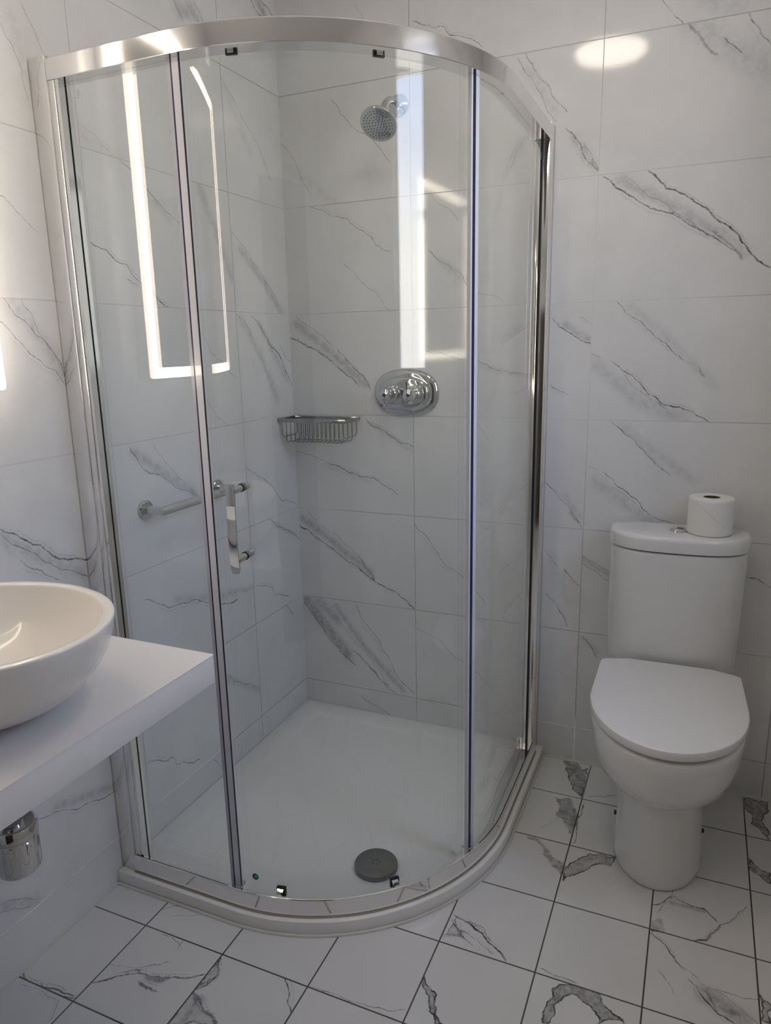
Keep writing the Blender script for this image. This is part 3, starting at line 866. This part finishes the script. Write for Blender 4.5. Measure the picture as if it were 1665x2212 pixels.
for k, (w0, w1) in enumerate(((0, .010), (.0005, .011), (.0005, .011), (0, .008))):
    mb.box(.100+w0, .100+w1, -.9587, -.9583, 1.862-.0038*k, 1.8626-.0038*k)
part_at(mb, 'etched_mark', M_ETCH, enc, smooth=False)
# handle on the door
ha = R(-82.0)
er = Vector((math.cos(ha), math.sin(ha), 0)); et = Vector((-math.sin(ha), math.cos(ha), 0))
def onr(r, t_, z): return Vector((ACX, ACY, 0)) + er*r + et*t_ + Vector((0, 0, z))
mb = MB(); rings = []
nz_ = 24
for k in range(nz_+1):
    z = .884 + (1.077-.884)*k/nz_
    q = (z - .9805)/.0965
    hwid = .0098 * (1 - max(0, abs(q)-.96)/.04*.35)
    bow = .0045*(1-q*q)
    ro = .535 + bow
    rings.append([onr(ro-.002, -hwid, z), onr(ro+.0022, -hwid, z), onr(ro+.0032, 0, z), onr(ro+.0022, hwid, z), onr(ro-.002, hwid, z)])
mb.loft(rings)
hd = part_at(mb, 'handle', M_CHROME, enc, angle=40)
hd['label'] = 'slim vertical chrome bar handle'
for z in (.912, 1.062):
    mbp = MB()
    mbp.tube([onr(.536, .003, z), onr(.467, .003, z)], .0078, 20)
    mbp.tube([onr(.486, .003, z), onr(.4675, .003, z)], .0088, 20)
    mbp.tube([onr(.4965, .003, z), onr(.4935, .003, z)], .0092, 20, 1)
    part_at(mbp, 'handle_post', [M_CHROME, M_BLACK], enc)

# ---------------------------------------------------------------- shower head
t = thing('overhead_shower', 'small round chrome shower head on a short bent arm from the tiled back wall', 'shower head', (.414, 0, 2.045))
mb = MB(); mb.lathe([(.0315, -.0005), (.031, .004), (.026, .0075), (.015, .010), (.012, .012)], 40, origin=(0,0,0), axis=(0,-1,0)); mb.build('wall_flange', M_CHROME, t)
arm = []
P0, P1, P2 = Vector((0, -.004, 0)), Vector((0, -.105, .012)), Vector((.002, -.132, -.062))
for k in range(17):
    s_ = k/16; arm.append(P0*(1-s_)**2 + P1*2*s_*(1-s_) + P2*s_*s_)
mb = MB(); mb.tube(arm, .0105, 16); mb.build('arm', M_CHROME, t)
ax = Vector((0, -.66, -.75)).normalized()
fc = Vector((.004, -.168, -.093))
mb = MB(); mb.lathe([(0, -.050), (.010, -.048), (.0135, -.038), (.012, -.030)], 24, origin=fc, axis=ax); mb.build('ball_joint', M_CHROME, t)
mb = MB(); mb.lathe([(.010, -.034), (.016, -.028), (.030, -.020), (.046, -.014), (.052, -.009), (.0535, -.003), (.052, 0), (.0495, .0012)], 56, origin=fc, axis=ax); mb.build('head', M_CHROME, t)
mb = MB()
mb.lathe([(.0495, .0010), (.046, .0004), (0, .0012)], 56, origin=fc, axis=ax)
u_ = ax.cross(Vector((0, 0, 1))).normalized(); w_ = ax.cross(u_)
for ring, cnt in ((0, 1), (.009, 6), (.017, 12), (.0255, 18), (.034, 24), (.0415, 28)):
    for k in range(cnt):
        a = 2*PI*k/cnt
        mb.lathe([(.0019, 0), (.0017, .0016), (.0010, .0020)], 8, 1, origin=fc + u_*ring*math.cos(a) + w_*ring*math.sin(a), axis=ax)
M_SPRAY = principled('grey_spray_face', (.42,.42,.41), .3, .6)
mb.build('spray_face', [M_SPRAY, M_BLACK], t)

# ---------------------------------------------------------------- shower valve
def superring(cx, cz, a, b, y, n=64, p=2.35):
    out = []
    for k in range(n):
        th = 2*PI*k/n; c, s_ = math.cos(th), math.sin(th)
        out.append((cx + a*math.copysign(abs(c)**(2/p), c), y, cz + b*math.copysign(abs(s_)**(2/p), s_)))
    return out
t = thing('shower_valve', 'chrome oval thermostatic shower valve with two round control knobs', 'shower valve', (.4255, 0, 1.1985))
mb = MB()
mb.loft([superring(0,0,.1115,.0765,-.0005), superring(0,0,.1115,.0765,-.004), superring(0,0,.109,.0745,-.008), superring(0,0,.102,.069,-.012),
         superring(0,0,.092,.060,-.015), superring(0,0,.084,.054,-.0155)])
mb.build('back_plate', M_CHROME, t, angle=60)
mb = MB()
mb.loft([superring(0,0,.083,.053,-.0150), superring(0,0,.083,.053,-.021), superring(0,0,.0805,.0505,-.0255), superring(0,0,.074,.045,-.028), superring(0,0,.055,.032,-.0295), superring(0,0,.02,.012,-.030)])
mb.build('boss', M_CHROME, t, angle=60)
for dx in (-.038, .042):
    mb = MB()
    mb.lathe([(.0285, .029), (.0285, .036), (.026, .040), (.020, .042), (.016, .046), (.016, .054)], 40, axis=(0,-1,0), origin=(dx,0,-.001))
    mb.build('collar', M_CHROME, t)
    mb = MB()
    mb.lathe([(.016, .0545), (.0195, .057), (.0195, .090), (.0180, .0935), (.010, .0950), (0, .0955)], 40, axis=(0,-1,0), origin=(dx,0,-.001))
    kb = mb.build('knob', M_CHROME, t)
    mb = MB(); mb.lathe([(.0058, .0945), (.0058, .0962), (0, .0964)], 24, axis=(0,-1,0), origin=(dx,0,-.001))
    mb.build('knob_dot', M_BLACK, kb)

# ---------------------------------------------------------------- wire basket
t = thing('wire_basket', 'chrome wire soap basket fixed in the tiled corner of the shower', 'shower basket', (.13, 0, 1.118))
bx0, bx1, by0, by1 = -.1265, .1265, -.112, -.003
mb = MB()
mb.box(bx0, bx1, by0, by0+.0035, -.012, .001); mb.box(bx0, bx1, by1-.0035, by1, -.012, .001)
mb.box(bx0, bx0+.0035, by0+.0035, by1-.0035, -.012, .001); mb.box(bx1-.0035, bx1, by0+.0035, by1-.0035, -.012, .001)
mb.build('rim', M_WIRE, t, bevel=.0007)
nw = 15
for k in range(nw):
    x = bx0 + .012 + (bx1-bx0-.024)*k/(nw-1)
    zb = -.062 if k in (0, nw-1) else -.079
    yf, yb = by0+.0052, by1-.0052
    pts = [(x, yf, -.010), (x, yf, zb+.010), (x, yf+.002, zb+.004), (x, yf+.010, zb), (x, yb-.010, zb), (x, yb-.002, zb+.004), (x, yb, zb+.010), (x, yb, -.010)]
    mb = MB(); mb.tube(pts, .0017, 8)
    mb.build('wire', M_WIRE, t)
for yy in (-.035, -.08):
    mb = MB(); mb.tube([(bx0+.027, yy, -.0765), (bx1-.027, yy, -.0765)], .0017, 8); mb.build('cross_wire', M_WIRE, t)

# ---------------------------------------------------------------- grab rail
t = thing('grab_rail', 'short horizontal chrome grab rail on the left tiled wall inside the shower', 'grab rail', (0, -.62, .9478))
ya, yb = -.153, .153
for y in (ya, yb):
    mb = MB(); mb.lathe([(.025, .0005), (.025, .007), (.023, .0095), (.013, .010)], 40, origin=(0, y, 0), axis=(1,0,0)); mb.build('flange', M_CHROME, t)
mb = MB(); mb.tube([(.0095, ya, 0), (.060, ya, 0), (.060, yb, 0), (.0095, yb, 0)], .0118, 24)
mb.build('bar', M_CHROME, t, angle=30)

# ---------------------------------------------------------------- toilet
toi = thing('toilet', 'white close-coupled toilet with closed lid against the tiled back wall', 'toilet', (1.269, -.006, 0), R(1.5))
TOFF = .022
def dring(hw, front, back, z, n=40, ey=None, p=2.0, taper=0.0):
    """D outline: straight sides, elliptical front; local coords, wall at y=0"""
    ey = ey or .24
    front += TOFF
    yc = front + ey
    pts = []
    for k in range(n+1):
        th = PI*k/n
        c, s_ = math.cos(th), math.sin(th)
        pts.append((hw*math.copysign(abs(c)**(2/p), c), yc - ey*abs(s_)**(2/p), z))
    # from right side (k=0) round the front to the left; then back corners
    hb = hw - taper; r = min(.012, hb*.3)
    L = [(-hb, back-r, z), (-hb+r*.3, back-r*.3, z), (-hb+r, back, z)]
    Rr_ = [(hb-r, back, z), (hb-r*.3, back-r*.3, z), (hb, back-r, z)]
    # extra side points for even quads
    side_l = [(-hw + (hw-hb)*k/6, yc + (back-r-yc)*k/6, z) for k in range(1, 6)]
    side_r = [(hb + (hw-hb)*k/6, (back-r) + (yc-(back-r))*k/6, z) for k in range(1, 6)]
    return pts + side_l + L + Rr_ + side_r
mb = MB()
RG = [(.0005,.108,-.524,.16),(.006,.111,-.528,.16),(.02,.1115,-.528,.16),(.10,.107,-.516,.155),(.18,.1055,-.510,.15),(.225,.108,-.510,.15),(.238,.112,-.512,.155),
      (.244,.118,-.520,.165),(.254,.130,-.552,.18),(.272,.145,-.585,.20),(.300,.160,-.617,.215),(.335,.171,-.640,.23),(.375,.178,-.654,.24),(.410,.181,-.659,.245),(.428,.182,-.661,.245),(.4345,.180,-.659,.245),(.4365,.174,-.652,.24)]
mb.loft([dring(hw, fr, -.003, z, ey=ey, taper=.0 if z < .24 else .035*min(1, (z-.24)/.05)) for z, hw, fr, ey in RG])
mb.build('bowl', M_CERAMIC, toi, angle=60)
# cistern outlines
def cring(hw, dep, z, back=-.001, n=48, r=0.075):
    pts = []
    # front: gently bowed, strongly rounded ends
    for k in range(n+1):
        th = PI*k/n
        c, s_ = math.cos(th), math.sin(th)
        pts.append((hw*math.copysign(abs(c)**(2/3.0), c), -(dep-.105)*0 - .070 - (dep-.070)*abs(s_)**(2/2.3), z))
    rb = .03
    L = [(-hw, -.060, z), (-hw+rb*.08, back-rb*.75, z), (-hw+rb*.35, back-rb*.3, z), (-hw+rb, back, z)]
    return pts + L + [(-q[0], q[1], z) for q in reversed(L)]
mb = MB()
mb.loft([cring(.1710,.146,.437), cring(.1740,.152,.445), cring(.1745,.156,.47), cring(.1775,.172,.62), cring(0.1790,.184,.780), cring(0.1785,.1835,.786), cring(0.1750,.180,.7885)])
mb.build('cistern', M_CERAMIC, toi, angle=60)
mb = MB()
mb.loft([cring(0.1745,.1790,.7886, back=-.02), cring(0.1745,.1790,.7916, back=-.022)]); mb.build('lid_gap_shade', M_BLACK, toi)  # black ring paints the shade in the joint below the lid
mb = MB()
mb.loft([cring(0.1780,.184,.7918, back=-.022), cring(0.1825,.188,.7932, back=-.022), cring(0.1835,.189,.800, back=-.022), cring(0.1835,.189,.822, back=-.022), cring(0.1820,.1875,.829, back=-.022), cring(0.1780,.1835,.833, back=-.022), cring(0.1690,.175,.8345, back=-.022), cring(0.1230,.12,.8348, back=-.022)])
mb.build('cistern_lid', M_CERAMIC, toi, angle=60)
mb = MB(); mb.lathe([(.024, -.001), (.024, .003), (.022, .0045), (.0195, .005), (.0190, .0042), (.0185, .0055), (.012, .0075), (0, .008)], 40, origin=(0, -.098, .8348))
fb = mb.build('flush_button', M_CHROME, toi)
mb = MB(); mb.lathe([(.009, 0), (.009, .0012), (0, .0015)], 24, origin=(.004, -.098, .8425)); mb.build('button_half', M_STEEL, fb)
# seat and lid
mb = MB(); mb.loft([dring(.166,-.640,-.193,.437,ey=.235,taper=.004), dring(.166,-.640,-.193,.4468,ey=.235,taper=.004)]); mb.build('seat', M_BLACK if False else M_SEATW, toi, angle=50)
SL = [(.4472,.181,-.660,.24),(.4480,.184,-.6640,.245),(.450,.185,-.665,.245),(.4655,.185,-.665,.245),(.4682,.1842,-.6642,.244),(.4697,.1825,-.662,.243),(.4703,.178,-.657,.24),(.4710,.12,-.56,.18)]
mb = MB(); mb.loft([dring(hw, fr, -.193 + (.185-hw)*.3, z, ey=ey, taper=.004) for z, hw, fr, ey in SL]); mb.build('seat_lid', M_SEATW, toi, angle=33)
for sx_ in (-.08, .08):
    mb = MB(); mb.lathe([(.011, 0), (.011, .012)], 20, origin=(sx_, -.190, .4372)); mb.build('hinge', M_CHROME, toi)
for sx_ in (-1, 1):
    mb = MB(); mb.lathe([(.0065, 0), (.0065, .006), (.004, .008)], 16, origin=(sx_*.1085, -.295, .055), axis=(sx_, 0, 0)); mb.build('fixing_cap', M_BLACK, toi)

# ---------------------------------------------------------------- toilet roll
t = thing('toilet_roll', 'white toilet paper roll standing upright on the cistern lid beside the flush button', 'toilet roll', (1.348, -.099, .8351))
mb = MB()
n = 64
prof = [(.0215, .002), (.0215, .0), (.054, .0), (.0568, .002), (.0572, .01), (.0572, .092), (.0568, .0975), (.0548, .0995), (.0225, .0995), (.0215, .0985), (.0215, .002)]
mb.lathe(prof, n, cap=False)
mb.build('paper', M_PAPER, t, angle=50)
mb = MB(); mb.lathe([(.0213, .0008), (.0213, .0985), (.0200, .0985), (.0200, .0008), (.0213, .0008)], 40, cap=False); mb.build('core', M_CARD, t)
mb = MB(); ra, rb_ = [], []
for k in range(13):
    s_ = k/12; a = R(-128 + 78*s_); z = .094 - .066*s_
    ra.append((.0573*math.cos(a), .0573*math.sin(a), z)); rb_.append((.0581*math.cos(a+.01), .0581*math.sin(a+.01), z-.0022))
rings = [[ra[k], (ra[k][0]*1.018, ra[k][1]*1.018, ra[k][2]-.001), rb_[k], (ra[k][0], ra[k][1], ra[k][2]-.004)] for k in range(13)]
mb.loft(rings); mb.build('loose_end', M_PAPER, t)

# ---------------------------------------------------------------- vanity counter, basin, trap
t = thing('vanity_counter', 'thick white slab countertop on the left wall under the basin', 'countertop', (0, -1.6, .745))
mb = MB(); mb.box(.0012, .5105, -2.02, -1.186, .745, .7985)
part_at(mb, 'slab', M_COUNTER, t, bevel=.0008)
mb = MB(); mb.box(.0012, .5115, -2.02, -1.185, .7985, .8002)
part_at(mb, 'top_laminate', M_COUNTER, t, smooth=False)
t = thing('vessel_basin', 'round cream-white vessel basin sitting on the white countertop', 'basin', (.283, -1.486, .8004))
mb = MB()
prof = [(.40,0),(.44,.0008),(.47,.004),(.60,.0145),(.70,.0275),(.79,.044),(.87,.065),(.93,.087),(.970,.110),(.992,.130),(1.0,.1395),(.998,.1415),(.990,.1425),
        (.925,.1425),(.917,.141),(.912,.137),(.895,.118),(.85,.091),(.78,.067),(.68,.047),(.54,.031),(.36,.021),(.12,.0165),(.10,.0160)]
mb.lathe([(r*.2285, z) for r, z in prof], 96, sx=1.0, sy=.872)
mb.build('bowl', M_BASIN, t, angle=60)
mb = MB(); mb.lathe([(.023, .0165), (.022, .0185), (.012, .0195), (0, .0197)], 32); mb.build('waste', M_CHROME, t)
t = thing('bottle_trap', 'chrome bottle trap hanging below the white countertop at left', 'bottle trap', (.25, -1.440, .455))
mb = MB(); mb.lathe([(.028, .0), (.034, .0015), (.0370, .006), (.0380, .012), (.0380, .070)], 56); mb.build('cup', M_CHROME, t)
mb = MB(); mb.lathe([(.0375, .0701), (.0388, .0712), (.0388, .091), (.0375, .0935), (.034, .0942), (.030, .092), (.017, .092)], 56); mb.build('collar', M_CHROME, t)
mb = MB(); mb.tube([(0, 0, .0925), (0, 0, .2895)], .0165, 24); mb.build('down_pipe', M_CHROME, t)
mb = MB(); mb.tube([(-.040, 0, .082), (-.249, 0, .082)], .0155, 24); mb.build('outlet_pipe', M_CHROME, t)
for a in (-50, -10, 30, 150, 210):
    aa = R(a); mb = MB(); mb.tube([(.0382*math.cos(aa), .0382*math.sin(aa), .044), (.0382*math.cos(aa), .0382*math.sin(aa), .066)], .0022, 8)
    mb.build('grip_rib', M_CHROME, t)

# ---------------------------------------------------------------- lit mirror
t = thing('lit_mirror', 'rectangular wall mirror with glowing light border above the basin', 'mirror', (0, -1.50, 1.69))
my0, my1, mz0, mz1 = -.37, .332, -.41, .41
mb = MB(); mb.box(.0012, .0372, my0, my1, mz0, mz1); mb.build('casing', M_UPVC, t, bevel=.004)
bw = .026
def rring(y0, y1, z0, z1, x, r, n=6):
    out = []
    for (cy, cz, a0) in ((y1-r, z1-r, 0), (y0+r, z1-r, 90), (y0+r, z0+r, 180), (y1-r, z0+r, 270)):
        for k in range(n+1):
            a = R(a0 + 90*k/n); out.append((x, cy + r*math.cos(a), cz + r*math.sin(a)))
    return out
mb = MB()
mb.loft([rring(my0,my1,mz0,mz1,.0375,.008), rring(my0,my1,mz0,mz1,.0455,.008), rring(my0+bw,my1-bw,mz0+bw,mz1-bw,.0455,.004), rring(my0+bw,my1-bw,mz0+bw,mz1-bw,.0375,.004), rring(my0,my1,mz0,mz1,.0375,.008)], False, False)
mb.build('light_border', M_LED, t)
mb = MB(); mb.box(.0375, .0440, my0+bw+.0003, my1-bw-.0003, mz0+bw+.0003, mz1-bw-.0003); mb.build('mirror_glass', M_MIRROR, t, smooth=False)
